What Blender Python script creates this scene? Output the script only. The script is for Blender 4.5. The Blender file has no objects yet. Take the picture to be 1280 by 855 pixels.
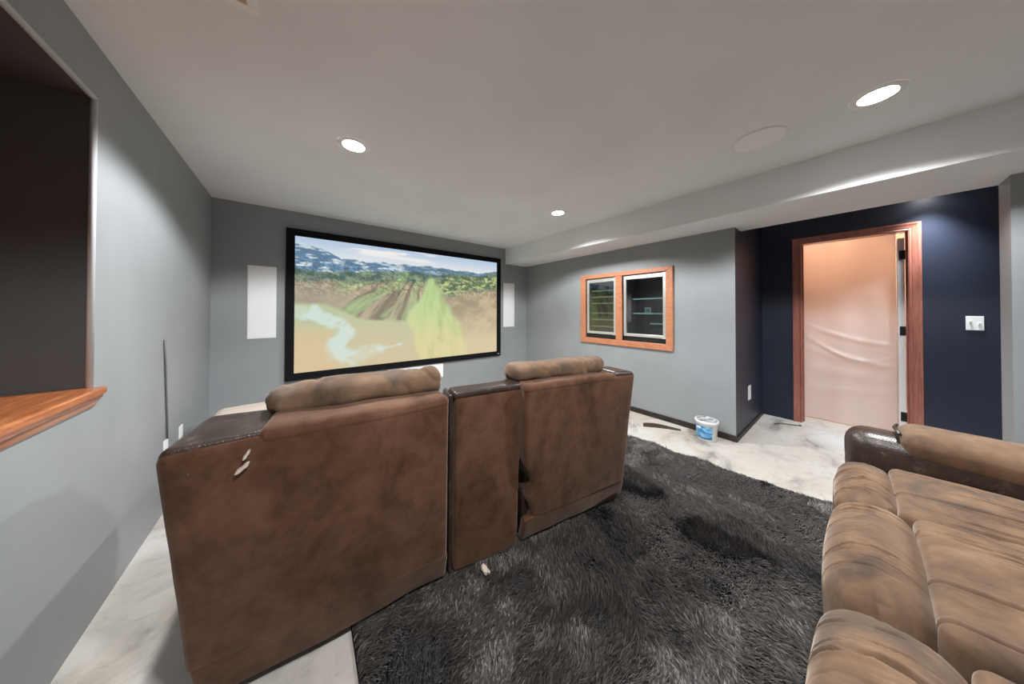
import bpy, bmesh, math
import numpy as np
from mathutils import Matrix, Vector

sc = bpy.context.scene
COL = sc.collection

# ------------------------------------------------------------------ camera
cam_d = bpy.data.cameras.new('camera')
cam_d.sensor_fit = 'HORIZONTAL'
cam_d.sensor_width = 36.0
cam_d.lens = 340.75 * 36.0 / 1280.0
cam_d.shift_y = -(427.5 - 385.32) / 1280.0
cam_d.clip_start = 0.02
cam = bpy.data.objects.new('camera', cam_d)
COL.objects.link(cam)
HC = 1.2934
yaw, pit, rol = math.radians(38.2558), math.radians(-0.5532), math.radians(0.0955)
_F0 = Vector((math.sin(yaw), math.cos(yaw), 0)); _R0 = Vector((math.cos(yaw), -math.sin(yaw), 0)); _U0 = Vector((0, 0, 1))
_F = _F0 * math.cos(pit) - _U0 * math.sin(pit)
_U = _F0 * math.sin(pit) + _U0 * math.cos(pit)
_R2 = _R0 * math.cos(rol) + _U * math.sin(rol)
_U2 = -_R0 * math.sin(rol) + _U * math.cos(rol)
M = Matrix((( _R2.x, _U2.x, -_F.x, 0), (_R2.y, _U2.y, -_F.y, 0), (_R2.z, _U2.z, -_F.z, HC), (0, 0, 0, 1)))
cam.matrix_world = M
sc.camera = cam

# ------------------------------------------------------------------ world, exposure
w = bpy.data.worlds.new('world'); sc.world = w; w.use_nodes = True
w.node_tree.nodes['Background'].inputs[0].default_value = (0.5, 0.5, 0.52, 1)
w.node_tree.nodes['Background'].inputs[1].default_value = 0.0
sc.view_settings.view_transform = 'Standard'
sc.view_settings.look = 'None'
sc.view_settings.gamma = 1.0
sc.view_settings.use_curve_mapping = False
EXPO = 0.88
sc.view_settings.exposure = EXPO
LAMP_W = 120.0          # each recessed ceiling lamp
LAMP_C = (0.955, 0.98, 1.0)

# ------------------------------------------------------------------ helpers
rng = np.random.default_rng(7)
ORG = {}

def s2l(c):
    c = np.asarray(c, float) / 255.0
    return np.where(c <= 0.04045, c / 12.92, ((c + 0.055) / 1.055) ** 2.4)

def rgb(r, g, b):
    v = s2l((r, g, b)); return (float(v[0]), float(v[1]), float(v[2]), 1.0)

def org(o):
    return ORG.get(o.name, np.zeros(3)) if o is not None else np.zeros(3)

def thing(name, loc, label=None, cat=None, group=None, kind=None):
    o = bpy.data.objects.new(name, None); COL.objects.link(o)
    o.location = loc; o.empty_display_size = 0.1
    ORG[o.name] = np.array(loc, float)
    tag(o, label, cat, group, kind)
    return o

def tag(o, label=None, cat=None, group=None, kind=None):
    if label: o['label'] = label
    if cat: o['category'] = cat
    if group: o['group'] = group
    if kind: o['kind'] = kind
    return o

def mk(name, verts, faces, mats, parent=None, smooth=False, origin=None, fmat=None):
    """one mesh object from world-space vertices"""
    verts = np.asarray(verts, float)
    if parent is not None:
        base = org(parent); loc = np.zeros(3)
    else:
        base = np.array(origin if origin is not None else (0, 0, 0), float); loc = base
    me = bpy.data.meshes.new(name)
    me.from_pydata((verts - base).tolist(), [], [tuple(f) for f in faces])
    if not isinstance(mats, (list, tuple)): mats = [mats]
    for m in mats: me.materials.append(m)
    if fmat is not None: me.polygons.foreach_set('material_index', np.asarray(fmat, dtype=np.int32))
    if smooth: me.polygons.foreach_set('use_smooth', np.ones(len(me.polygons), dtype=bool))
    me.update()
    o = bpy.data.objects.new(name, me); COL.objects.link(o)
    o.location = loc
    ORG[o.name] = base
    if parent is not None: o.parent = parent
    return o

BOXF = [(0, 3, 2, 1), (4, 5, 6, 7), (0, 1, 5, 4), (1, 2, 6, 5), (2, 3, 7, 6), (3, 0, 4, 7)]
def boxes(lst):
    V = []; F = []
    for (a, b) in lst:
        x0, y0, z0 = a; x1, y1, z1 = b; k = len(V)
        V += [(x0, y0, z0), (x1, y0, z0), (x1, y1, z0), (x0, y1, z0), (x0, y0, z1), (x1, y0, z1), (x1, y1, z1), (x0, y1, z1)]
        F += [tuple(i + k for i in f) for f in BOXF]
    return V, F

def box(name, lo, hi, mat, parent=None, bevel=0.0, origin=None, seg=2):
    V, F = boxes([(lo, hi)])
    if bevel > 0:
        bm = bmesh.new()
        vs = [bm.verts.new(v) for v in V]
        for f in F: bm.faces.new([vs[i] for i in f])
        bmesh.ops.bevel(bm, geom=list(bm.edges), offset=bevel, segments=seg, affect='EDGES', profile=0.5)
        bm.verts.index_update()
        V = [tuple(v.co) for v in bm.verts]; F = [tuple(v.index for v in f.verts) for f in bm.faces]
        bm.free()
    return mk(name, V, F, mat, parent, smooth=False, origin=origin)

def struct(o):
    o['kind'] = 'structure'; return o

def rbox_unit(dims, r, n):
    """rounded box in [0,1]^3 coordinates, plus outward normals; n = (nx, ny, nz)"""
    dims = np.array(dims, float); key = {}; V = []; N = []; F = []
    r = min(r, dims.min() * 0.499)
    def axis(L, k):
        # denser near the rounded ends
        a = np.linspace(0, math.pi / 2, 5)
        left = r * (1 - np.cos(a))[:]            # 0..r
        mid = np.linspace(r, L - r, max(2, k))[1:-1]
        return np.concatenate([left, mid, L - left[::-1]])
    ax = [axis(dims[i], n[i]) for i in range(3)]
    def add(p):
        kk = tuple(np.round(p, 5))
        if kk in key: return key[kk]
        c = np.clip(p, r, dims - r); d = p - c; l = np.linalg.norm(d)
        if l > 1e-9:
            nn = d / l; q = c + nn * r
        else:
            nn = np.zeros(3); q = p
        key[kk] = len(V); V.append(q / dims); N.append(nn); return key[kk]
    for a in range(3):
        b, c = (a + 1) % 3, (a + 2) % 3
        for side in (0, 1):
            g = []
            for u in ax[b]:
                row = []
                for v in ax[c]:
                    p = np.zeros(3); p[a] = dims[a] * side; p[b] = u; p[c] = v
                    row.append(add(p))
                g.append(row)
            for i in range(len(ax[b]) - 1):
                for j in range(len(ax[c]) - 1):
                    q = [g[i][j], g[i + 1][j], g[i + 1][j + 1], g[i][j + 1]]
                    if side == 0: q = q[::-1]
                    q2 = []
                    for t in q:
                        if t not in q2: q2.append(t)
                    if len(q2) >= 3: F.append(tuple(q2))
    return np.array(V), np.array(N), F

def sines(seed, k, fmin, fmax):
    r = np.random.default_rng(seed)
    d = r.normal(size=(k, 3)); d /= np.linalg.norm(d, axis=1)[:, None]
    f = r.uniform(fmin, fmax, k); ph = r.uniform(0, 6.28, k)
    def fn(P):
        return np.sin((P @ d.T) * f * 6.283 + ph).sum(1) / math.sqrt(k)
    return fn

def hexa(name, c8, r, n, mat, parent, disp=None, bulge=(0, 0, 0)):
    """soft block: c8 = 8 world corners ordered like boxes(); disp(P_world, uvw) -> offsets (m,3)"""
    c8 = np.array(c8, float)
    dx = np.linalg.norm(c8[1] - c8[0]); dy = np.linalg.norm(c8[3] - c8[0]); dz = np.linalg.norm(c8[4] - c8[0])
    V, N, F = rbox_unit((dx, dy, dz), r, n)
    u, v, t = V[:, 0:1], V[:, 1:2], V[:, 2:3]
    P = (c8[0] * (1 - u) * (1 - v) + c8[1] * u * (1 - v) + c8[2] * u * v + c8[3] * (1 - u) * v) * (1 - t) + \
        (c8[4] * (1 - u) * (1 - v) + c8[5] * u * (1 - v) + c8[6] * u * v + c8[7] * (1 - u) * v) * t
    ex = (c8[1] - c8[0]) / dx; ey = (c8[3] - c8[0]) / dy; ez = (c8[4] - c8[0]) / dz
    def par(a): return np.clip(1 - (2 * a - 1) ** 2, 0, 1)
    P = P + ex * bulge[0] * (2 * u - 1) * par(v) * par(t) + ey * bulge[1] * (2 * v - 1) * par(u) * par(t) + ez * bulge[2] * (2 * t - 1) * par(u) * par(v)
    if disp is not None:
        P = P + disp(P, V)
    return mk(name, P, F, mat, parent, smooth=True)

def cbox(x0, x1, y0, y1, z0, z1, fr=None):
    c = np.array([(x0, y0, z0), (x1, y0, z0), (x1, y1, z0), (x0, y1, z0), (x0, y0, z1), (x1, y0, z1), (x1, y1, z1), (x0, y1, z1)], float)
    if fr is not None:
        o, a = fr; ca, sa = math.cos(a), math.sin(a)
        x = o[0] + c[:, 0] * ca - c[:, 1] * sa; y = o[1] + c[:, 0] * sa + c[:, 1] * ca
        c = np.stack([x, y, c[:, 2]], 1)
    return c

def lathe(prof, centre, seg=40, a0=0.0, a1=2 * math.pi):
    """prof: list of (radius, z)"""
    closed = abs(a1 - a0 - 2 * math.pi) < 1e-6
    na = seg if closed else seg + 1
    V = []; F = []
    for i in range(na):
        a = a0 + (a1 - a0) * i / seg
        for (r, z) in prof: V.append((centre[0] + r * math.cos(a), centre[1] + r * math.sin(a), centre[2] + z))
    m = len(prof)
    for i in range(seg):
        j = (i + 1) % na
        for k in range(m - 1):
            F.append((i * m + k, j * m + k, j * m + k + 1, i * m + k + 1))
    return V, F

def sweep(pts, rad, sides=8):
    """tube along points"""
    pts = np.array(pts, float); V = []; F = []
    for i, p in enumerate(pts):
        t = pts[min(i + 1, len(pts) - 1)] - pts[max(i - 1, 0)]; t /= np.linalg.norm(t)
        a = np.cross(t, (0, 0, 1.0)); 
        if np.linalg.norm(a) < 1e-3: a = np.cross(t, (1.0, 0, 0))
        a /= np.linalg.norm(a); b = np.cross(t, a)
        for k in range(sides):
            th = 2 * math.pi * k / sides
            V.append(p + rad * (math.cos(th) * a + math.sin(th) * b))
    for i in range(len(pts) - 1):
        for k in range(sides):
            k2 = (k + 1) % sides
            F.append((i * sides + k, i * sides + k2, (i + 1) * sides + k2, (i + 1) * sides + k))
    F.append(tuple(range(sides))[::-1]); F.append(tuple((len(pts) - 1) * sides + k for k in range(sides)))
    return V, F

def extrude_profile(prof, axis, a0, a1, place):
    """prof: closed 2d polygon; place(u,v,t)->xyz ; t from a0 to a1"""
    n = len(prof)
    V = [place(u, v, a0) for u, v in prof] + [place(u, v, a1) for u, v in prof]
    F = [(i, (i + 1) % n, n + (i + 1) % n, n + i) for i in range(n)] + [tuple(range(n))[::-1], tuple(range(n, 2 * n))]
    return V, F

# ------------------------------------------------------------------ materials
class NT:
    def __init__(s, name):
        s.m = bpy.data.materials.new(name); s.m.use_nodes = True
        s.t = s.m.node_tree; s.b = s.t.nodes['Principled BSDF']; s.out = s.t.nodes['Material Output']
    def n(s, typ, **kw):
        nd = s.t.nodes.new(typ)
        for k, v in kw.items():
            if k in nd.inputs: nd.inputs[k].default_value = v
            else: setattr(nd, k, v)
        return nd
    def l(s, a, b): s.t.links.new(a, b)
    def coord(s, scale=(1, 1, 1), rot=(0, 0, 0), kind='Object'):
        tc = s.n('ShaderNodeTexCoord'); mp = s.n('ShaderNodeMapping')
        mp.inputs['Scale'].default_value = scale; mp.inputs['Rotation'].default_value = rot
        s.l(tc.outputs[kind], mp.inputs['Vector']); return mp.outputs['Vector']
    def noise(s, vec, scale, detail=4, rough=0.55, dist=0.0):
        nd = s.n('ShaderNodeTexNoise'); nd.inputs['Scale'].default_value = scale; nd.inputs['Detail'].default_value = detail
        nd.inputs['Roughness'].default_value = rough; nd.inputs['Distortion'].default_value = dist
        s.l(vec, nd.inputs['Vector']); return nd.outputs['Fac']
    def ramp(s, fac, stops):
        r = s.n('ShaderNodeValToRGB'); e = r.color_ramp.elements
        while len(e) < len(stops): e.new(0.5)
        for i, (p, c) in enumerate(stops):
            e[i].position = p; e[i].color = c if len(c) == 4 else (*c, 1)
        s.l(fac, r.inputs['Fac']); return r.outputs['Color']
    def mix(s, fac, a, b, mode='MIX'):
        m = s.n('ShaderNodeMix', data_type='RGBA', blend_type=mode)
        for idx, x in ((0, fac), (6, a), (7, b)):
            if isinstance(x, (int, float)): m.inputs[idx].default_value = x
            elif isinstance(x, tuple): m.inputs[idx].default_value = x
            else: s.l(x, m.inputs[idx])
        return m.outputs[2]
    def bump(s, h, strength, dist=0.01):
        b = s.n('ShaderNodeBump'); b.inputs['Strength'].default_value = strength; b.inputs['Distance'].default_value = dist
        s.l(h, b.inputs['Height']); s.l(b.outputs['Normal'], s.b.inputs['Normal'])
    def set(s, **kw):
        for k, v in kw.items():
            k = k.replace('_', ' ')
            if isinstance(v, bpy.types.NodeSocket): s.l(v, s.b.inputs[k])
            else: s.b.inputs[k].default_value = v
        return s

def paint(name, col, rough=0.6, var=0.06, bump=0.12, spec=0.3):
    t = NT(name); v = t.coord()
    n1 = t.noise(v, 1.6, 3); n2 = t.noise(v, 260, 2)
    a = tuple(c * (1 - var) for c in col[:3]) + (1,); b = tuple(min(1, c * (1 + var)) for c in col[:3]) + (1,)
    t.set(Base_Color=t.ramp(n1, [(0.35, a), (0.65, b)]), Roughness=rough, Specular_IOR_Level=spec)
    t.bump(n2, bump, 0.002); return t.m

def plain(name, col, rough=0.5, metal=0.0, spec=0.5, var=0.0, coat=0.0):
    t = NT(name)
    if var > 0:
        v = t.coord(); n = t.noise(v, 14, 4)
        a = tuple(c * (1 - var) for c in col[:3]) + (1,); b = tuple(min(1, c * (1 + var)) for c in col[:3]) + (1,)
        t.set(Base_Color=t.ramp(n, [(0.3, a), (0.7, b)]))
    else: t.set(Base_Color=col)
    t.set(Roughness=rough, Metallic=metal, Specular_IOR_Level=spec, Coat_Weight=coat)
    return t.m

def wood(name, dark, mid, light, scale=(1, 14, 14), rough=0.35, coat=0.3):
    t = NT(name); v = t.coord(scale)
    n = t.noise(v, 3.0, 6, 0.6, 1.2); n2 = t.noise(v, 16.0, 3, 0.6, 0.3)
    c = t.ramp(n, [(0.3, dark), (0.5, mid), (0.72, light)])
    c = t.mix(0.35, c, t.ramp(n2, [(0.3, dark), (0.7, light)]))
    t.set(Base_Color=c, Roughness=rough, Coat_Weight=coat, Coat_Roughness=0.2); t.bump(n2, 0.1, 0.002)
    return t.m

def suede(name, dark, mid, light, seedoff=0.0, stain=0.0):
    t = NT(name); v = t.coord(); v2 = t.coord((1, 1, 0.45), (0.3, 0.5, 0.6 + seedoff))
    n1 = t.noise(v2, 3.2, 5, 0.6, 0.9); n2 = t.noise(v, 11, 4, 0.6, 0.4); n3 = t.noise(v, 420, 2)
    c = t.ramp(n1, [(0.34, dark), (0.5, mid), (0.66, light)])
    c = t.mix(0.35, c, t.ramp(n2, [(0.36, dark), (0.64, light)]))
    if stain > 0:
        sn_ = t.ramp(t.noise(t.coord((1, 1, 1), (0.2, 0.1, 1.1)), 4.6, 5, 0.62, 0.8), [(0.50, (0, 0, 0, 1)), (0.66, (stain, stain, stain, 1))])
        c = t.mix(sn_, c, (0.070, 0.055, 0.046, 1))
    spk = t.ramp(t.noise(v, 60, 2), [(0.79, (0, 0, 0, 1)), (0.82, (1, 1, 1, 1))])
    c = t.mix(spk, c, (0.55, 0.48, 0.42, 1))
    t.set(Base_Color=c, Roughness=0.85, Specular_IOR_Level=0.15, Sheen_Weight=0.35, Sheen_Roughness=0.4, Sheen_Tint=(0.9, 0.75, 0.62, 1))
    t.bump(n3, 0.15, 0.002); return t.m

M_ceil = paint('ceiling_paint', (0.83, 0.84, 0.85, 1), 0.7, 0.03)
M_wall = paint('grey_wall_paint', (0.290, 0.302, 0.310, 1), 0.5, 0.05, spec=0.35)
M_navy = paint('navy_wall_paint', (0.015, 0.020, 0.039, 1), 0.45, 0.12, spec=0.5)
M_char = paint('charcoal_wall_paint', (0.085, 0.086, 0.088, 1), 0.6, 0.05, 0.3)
M_bead = plain('corner_bead_paint', (0.52, 0.52, 0.53, 1), 0.5)
M_peach = paint('peach_wall_paint', (0.62, 0.42, 0.30, 1), 0.6, 0.06)
M_white = plain('white_plastic', (0.86, 0.86, 0.855, 1), 0.35)
M_grille = plain('white_speaker_grille', (0.86, 0.86, 0.865, 1), 0.55)
M_black = plain('black_velvet', (0.004, 0.004, 0.005, 1), 0.8, spec=0.2)
M_dark = plain('black_plastic', (0.012, 0.012, 0.013, 1), 0.4)
M_blackm = plain('black_hinge_metal', (0.02, 0.02, 0.022, 1), 0.4, 0.6)
M_steel = plain('stainless_steel', (0.80, 0.80, 0.76, 1), 0.34, 0.75)
def leather():
    t = NT('dark_brown_leather'); v = t.coord()
    n1 = t.noise(v, 9, 4); vo = t.n('ShaderNodeTexVoronoi'); vo.inputs['Scale'].default_value = 190; t.l(v, vo.inputs['Vector'])
    wear = t.ramp(t.noise(v, 22, 6, 0.7, 0.5), [(0.56, (0, 0, 0, 1)), (0.72, (1, 1, 1, 1))])
    c = t.ramp(n1, [(0.3, (0.022, 0.013, 0.010, 1)), (0.7, (0.050, 0.032, 0.024, 1))])
    c = t.mix(wear, c, (0.11, 0.083, 0.068, 1))
    t.set(Base_Color=c, Roughness=0.33, Specular_IOR_Level=0.6); t.bump(vo.outputs['Distance'], 0.3, 0.002); return t.m
M_leath = leather()
M_cas = wood('red_stained_door_wood', (0.20, 0.060, 0.038, 1), (0.33, 0.112, 0.078, 1), (0.46, 0.185, 0.135, 1), (14, 14, 1))
M_frm = wood('orange_frame_wood', (0.34, 0.105, 0.045, 1), (0.53, 0.20, 0.10, 1), (0.66, 0.31, 0.17, 1), (5, 5, 22))
M_ledge = wood('orange_ledge_wood', (0.17, 0.035, 0.010, 1), (0.42, 0.115, 0.028, 1), (0.66, 0.25, 0.085, 1), (10, 1.2, 10), 0.28, 0.5)
M_base = plain('dark_brown_base_strip', (0.022, 0.014, 0.011, 1), 0.55, var=0.4)
M_shelf = plain('light_wood_shelf_front', (0.55, 0.38, 0.20, 1), 0.5)
M_wire = plain('white_shelf', (0.75, 0.76, 0.76, 1), 0.4)
M_intr = plain('dark_cooler_interior', (0.015, 0.02, 0.03, 1), 0.5)
M_sue = suede('brown_suede', (0.048, 0.019, 0.009, 1), (0.100, 0.045, 0.025, 1), (0.155, 0.078, 0.047, 1))
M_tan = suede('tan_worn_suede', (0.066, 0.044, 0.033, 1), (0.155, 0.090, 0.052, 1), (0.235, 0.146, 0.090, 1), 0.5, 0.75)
M_tear = plain('pale_lining', (0.62, 0.52, 0.45, 1), 0.8)

def concrete():
    t = NT('dusty_concrete'); v = t.coord(); vs = t.coord((1.0, 2.2, 1), (0, 0, 0.7)); vb = t.coord((1.0, 1.6, 1), (0, 0, 0.9))
    n1 = t.noise(v, 1.3, 5, 0.6, 0.6); n2 = t.noise(vb, 2.1, 6, 0.62, 0.7); n3 = t.noise(vs, 9, 8, 0.72, 0.5); n4 = t.noise(v, 120, 3)
    c = t.ramp(n1, [(0.32, (0.47, 0.41, 0.34, 1)), (0.55, (0.55, 0.515, 0.47, 1)), (0.7, (0.58, 0.58, 0.575, 1))])
    st = t.ramp(n2, [(0.33, (0.50, 0.50, 0.51, 1)), (0.40, (0.80, 0.80, 0.80, 1)), (0.50, (1, 1, 1, 1))])
    c = t.mix(1.0, c, st, 'MULTIPLY')
    st2 = t.ramp(n3, [(0.30, (0.42, 0.41, 0.40, 1)), (0.40, (0.92, 0.92, 0.92, 1)), (0.5, (1, 1, 1, 1))])
    c = t.mix(0.55, c, st2, 'MULTIPLY')
    t.set(Base_Color=c, Roughness=0.62, Specular_IOR_Level=0.3); t.bump(n3, 0.25, 0.004); return t.m
M_floor = concrete()

def emit(name, col, strength):
    t = NT(name); t.set(Base_Color=(0, 0, 0, 1), Emission_Color=col, Emission_Strength=strength); return t.m
M_lens = emit('lit_lamp_lens', (1.0, 0.97, 0.92, 1), 14.0)

def glass(name, tint, refl=0.14):
    t = NT(name); t.t.nodes.remove(t.b)
    tr = t.n('ShaderNodeBsdfTransparent'); tr.inputs[0].default_value = tint
    gl = t.n('ShaderNodeBsdfGlossy'); gl.inputs['Roughness'].default_value = 0.02; gl.inputs[0].default_value = (1, 1, 1, 1)
    fr = t.n('ShaderNodeFresnel'); fr.inputs['IOR'].default_value = 2.3
    geo = t.n('ShaderNodeNewGeometry'); inv = t.n('ShaderNodeMath', operation='SUBTRACT'); inv.inputs[0].default_value = 1.0; t.l(geo.outputs['Backfacing'], inv.inputs[1])
    mul = t.n('ShaderNodeMath', operation='MULTIPLY'); t.l(fr.outputs[0], mul.inputs[0]); t.l(inv.outputs[0], mul.inputs[1])
    mx = t.n('ShaderNodeMixShader'); t.l(mul.outputs[0], mx.inputs[0]); t.l(tr.outputs[0], mx.inputs[1]); t.l(gl.outputs[0], mx.inputs[2])
    t.l(mx.outputs[0], t.out.inputs['Surface']); return t.m
M_glass = glass('coated_cooler_glass', (0.62, 0.72, 0.72, 1))

def film():
    t = NT('plastic_sheeting')
    t.set(Base_Color=(0.86, 0.79, 0.77, 1), Roughness=0.32, Specular_IOR_Level=0.5)
    tl = t.n('ShaderNodeBsdfTranslucent'); tl.inputs[0].default_value = (0.72, 0.58, 0.48, 1)
    mx = t.n('ShaderNodeMixShader'); mx.inputs[0].default_value = 0.40
    t.l(t.b.outputs[0], mx.inputs[1]); t.l(tl.outputs[0], mx.inputs[2]); t.l(mx.outputs[0], t.out.inputs['Surface'])
    n = t.noise(t.coord((1, 3, 1)), 22, 3); t.bump(n, 0.15, 0.004); return t.m
M_film = film()

def ruglike():
    t = NT('dark_shag_fibre')
    at = t.n('ShaderNodeAttribute'); at.attribute_name = 'shade'
    c = t.ramp(at.outputs['Fac'], [(0.0, (0.013, 0.012, 0.0115, 1)), (0.55, (0.060, 0.052, 0.047, 1)), (1.0, (0.20, 0.172, 0.155, 1))])
    t.set(Base_Color=c, Roughness=0.42, Specular_IOR_Level=0.55, Sheen_Weight=0.15); return t.m
M_fibre = ruglike()
M_rugb = plain('rug_backing', (0.012, 0.011, 0.011, 1), 0.95, spec=0.05)

# ------------------------------------------------------------------ room dimensions
H = 2.40
XL, YS, XG, XN = -0.662, 3.894, 3.417, 4.634
ZS, XSF, XTH = 2.130, 2.918, 3.6375
YRET, YNE, YB = 0.752, -0.582, -2.60
YRE, ZRE, ZLED = 1.966, 2.180, 0.975
YRB = -1.10            # near end of the pass-through opening
XFAR = 6.3

struct(mk('floor', *boxes([((-2.3, YB - 0.1, -0.1), (XFAR + 0.1, YS + 0.1, 0.0))]), M_floor))
struct(mk('ceiling', *boxes([((-2.3, YB - 0.1, H), (XFAR + 0.1, YS + 0.1, H + 0.1))]), M_ceil))
# soffit beam that runs along the right wall
V, F = boxes([((XSF, YB, ZS), (XTH, YS, H))])
struct(mk('ceiling_soffit', V, F, M_ceil))
struct(mk('wall_front', *boxes([((XL, YS, 0), (XN, YS + 0.1, H))]), M_wall))
struct(mk('wall_back', *boxes([((XL, YB - 0.1, 0), (XN, YB, H))]), M_wall))
struct(mk('wall_left', *boxes([((XL - 0.12, YRE, 0), (XL, YS + 0.1, H)), ((XL - 0.12, YB - 0.1, 0), (XL, YRB, H)),
                              ((XL - 0.12, YRB, 0), (XL, YRE, 0.90)), ((XL - 0.12, YRB, ZRE), (XL, YRE, H))]), M_wall))
# dark room behind the pass-through
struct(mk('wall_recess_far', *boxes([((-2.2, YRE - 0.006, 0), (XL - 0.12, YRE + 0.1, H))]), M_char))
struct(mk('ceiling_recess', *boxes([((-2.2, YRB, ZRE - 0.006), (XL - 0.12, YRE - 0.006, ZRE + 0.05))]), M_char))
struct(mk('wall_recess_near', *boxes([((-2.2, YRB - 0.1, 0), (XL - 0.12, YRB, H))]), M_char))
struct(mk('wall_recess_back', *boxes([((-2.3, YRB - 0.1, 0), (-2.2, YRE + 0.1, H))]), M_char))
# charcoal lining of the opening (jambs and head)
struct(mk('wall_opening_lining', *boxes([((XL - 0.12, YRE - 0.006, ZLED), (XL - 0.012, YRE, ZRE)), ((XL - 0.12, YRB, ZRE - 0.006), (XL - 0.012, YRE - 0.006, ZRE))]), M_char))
# rounded corner bead round the opening
tr = thing('trim_2', (XL, YRE, ZLED), kind='structure')
V, F = sweep([(XL - 0.008, YRE - 0.004, ZLED), (XL - 0.008, YRE - 0.004, ZRE)], 0.010, 12); mk('corner_bead', V, F, M_bead, tr, True)
V, F = sweep([(XL - 0.008, YRE - 0.004, ZRE - 0.004), (XL - 0.008, YRB, ZRE - 0.004)], 0.010, 12); mk('corner_bead', V, F, M_bead, tr, True)

# right wall with the niche for the coolers
WY0, WY1, WZ0, WZ1 = 1.375, 2.545, 0.885, 1.775
struct(mk('wall_right', *boxes([((XG, YRET + 0.08, 0), (XG + 0.1, WY0, ZS)), ((XG, WY1, 0), (XG + 0.1, YS, ZS)),
                               ((XG, WY0, 0), (XG + 0.1, WY1, WZ0)), ((XG, WY0, WZ1), (XG + 0.1, WY1, ZS))]), M_wall))
V, F = boxes([((XG, YRET, 0), (XTH, YRET + 0.08, ZS)), ((XTH, YRET, 0), (XN, YRET + 0.08, H))])
fm = [0, 0, 0, 0, 0, 1] + [0] * 6
struct(mk('wall_alcove_side', V, F, [M_navy, M_wall], fmat=fm))
# wall end beyond the alcove
struct(mk('wall_right_near', *boxes([((XG, YB, 0), (XTH, YNE, ZS))]), M_wall))
# alcove wall with the door opening
DY0, DY1, DZ = 0.405, -0.305, 2.075
struct(mk('wall_alcove', *boxes([((XN, DY0 + 0.02, 0), (XN + 0.115, YS + 0.1, H)), ((XN, YB - 0.1, 0), (XN + 0.115, DY1 - 0.02, H)), ((XN, DY1 - 0.02, DZ + 0.02), (XN + 0.115, DY0 + 0.02, H))]), M_navy))
# room behind the door
struct(mk('wall_far_room', *boxes([((XFAR, YB - 0.1, 0), (XFAR + 0.1, YS + 0.1, H)), ((XN + 0.115, 1.6, 0), (XFAR, 1.7, H)), ((XN + 0.115, -1.7, 0), (XFAR, -1.6, H))]), M_peach))

# baseboards
struct(box('baseboard_right', (XG - 0.012, YRET - 0.012, 0), (XG, YS, 0.062), M_base, bevel=0.003))
struct(box('baseboard_alcove', (XG, YRET - 0.012, 0), (XN, YRET, 0.045), M_base, bevel=0.003))

# ------------------------------------------------------------------ wood ledge of the pass-through
lg = thing('wooden_ledge', (XL, 0.4, 0.90), 'glossy orange wood ledge with moulded edge under the dark pass-through opening', 'ledge')
box('ledge_top', (-1.5, YRB + 0.002, 0.945), (XL + 0.036, YRE - 0.001, ZLED), M_ledge, lg, 0.006)
prof = [(0.0, 0.897), (0.006, 0.897), (0.008, 0.905), (0.012, 0.907), (0.016, 0.920), (0.022, 0.931), (0.025, 0.932), (0.026, 0.944), (0.0, 0.944)]
V, F = extrude_profile(prof, 'y', YRB, YRE - 0.004, lambda u, v, t: (XL + 0.0005 + u, t, v)); mk('moulding', V, F, M_ledge, lg)

# ------------------------------------------------------------------ recessed lamps
def can_light(x, y, label, watts=LAMP_W, col=LAMP_C, cone=146, grp='recessed ceiling lamps', blend=0.25, suf=''):
    t = thing('recessed_light' + suf, (x, y, H), label, 'ceiling lamp', grp)
    V, F = lathe([(0.066, -0.0045), (0.090, -0.0035), (0.095, -0.0003)], (x, y, H), 40); mk('trim_ring', V, F, M_white, t, True)
    V, F = lathe([(0.0001, -0.010), (0.04, -0.009), (0.068, -0.003)], (x, y, H), 40); mk('lens' + suf, V, F, M_lens, t, True)
    ld = bpy.data.lights.new('ceiling_lamp' + suf, 'SPOT'); ld.energy = watts; ld.color = col
    ld.spot_size = math.radians(cone); ld.spot_blend = blend; ld.shadow_soft_size = 0.08
    lo = bpy.data.objects.new('ceiling_lamp' + suf, ld); COL.objects.link(lo); lo.parent = t; lo.location = (0, 0, -0.02)
    return t
can_light(0.29, 2.085, 'lit round recessed lamp in the ceiling above the sofa with two pillows')
can_light(2.302, 2.085, 'lit round recessed lamp in the ceiling between the screen and the wooden framed coolers')
can_light(2.325, -0.07, 'lit round recessed lamp in the ceiling beside the round ceiling speaker')
can_light(0.29, -0.07, 'lit round recessed lamp in the ceiling above the space between the two sofas', suf='_offscreen')
can_light(4.49, -0.40, 'lit round recessed lamp in the ceiling of the navy door alcove', LAMP_W, (0.90, 0.95, 1.0), 88, blend=1.0, suf='_offscreen')

fl = thing('ceiling_fixture_offscreen', (5.5, 0.3, H), 'unseen round white ceiling lamp assumed in the room behind the plastic sheet', 'ceiling lamp')
V, F = lathe([(0.0001, -0.07), (0.09, -0.06), (0.14, -0.02), (0.15, 0.0)], (5.5, 0.3, H), 32); mk('shade_offscreen', V, F, M_lens, fl, True)  # unseen fixture, form invented; lamp inferred from the warm glow through the sheet
ld = bpy.data.lights.new('far_room_lamp_offscreen', 'POINT'); ld.energy = 55; ld.color = (1.0, 0.78, 0.62); ld.shadow_soft_size = 0.1
lo = bpy.data.objects.new('far_room_lamp_offscreen', ld); COL.objects.link(lo); lo.parent = fl; lo.location = (0, 0, -0.15)

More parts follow.
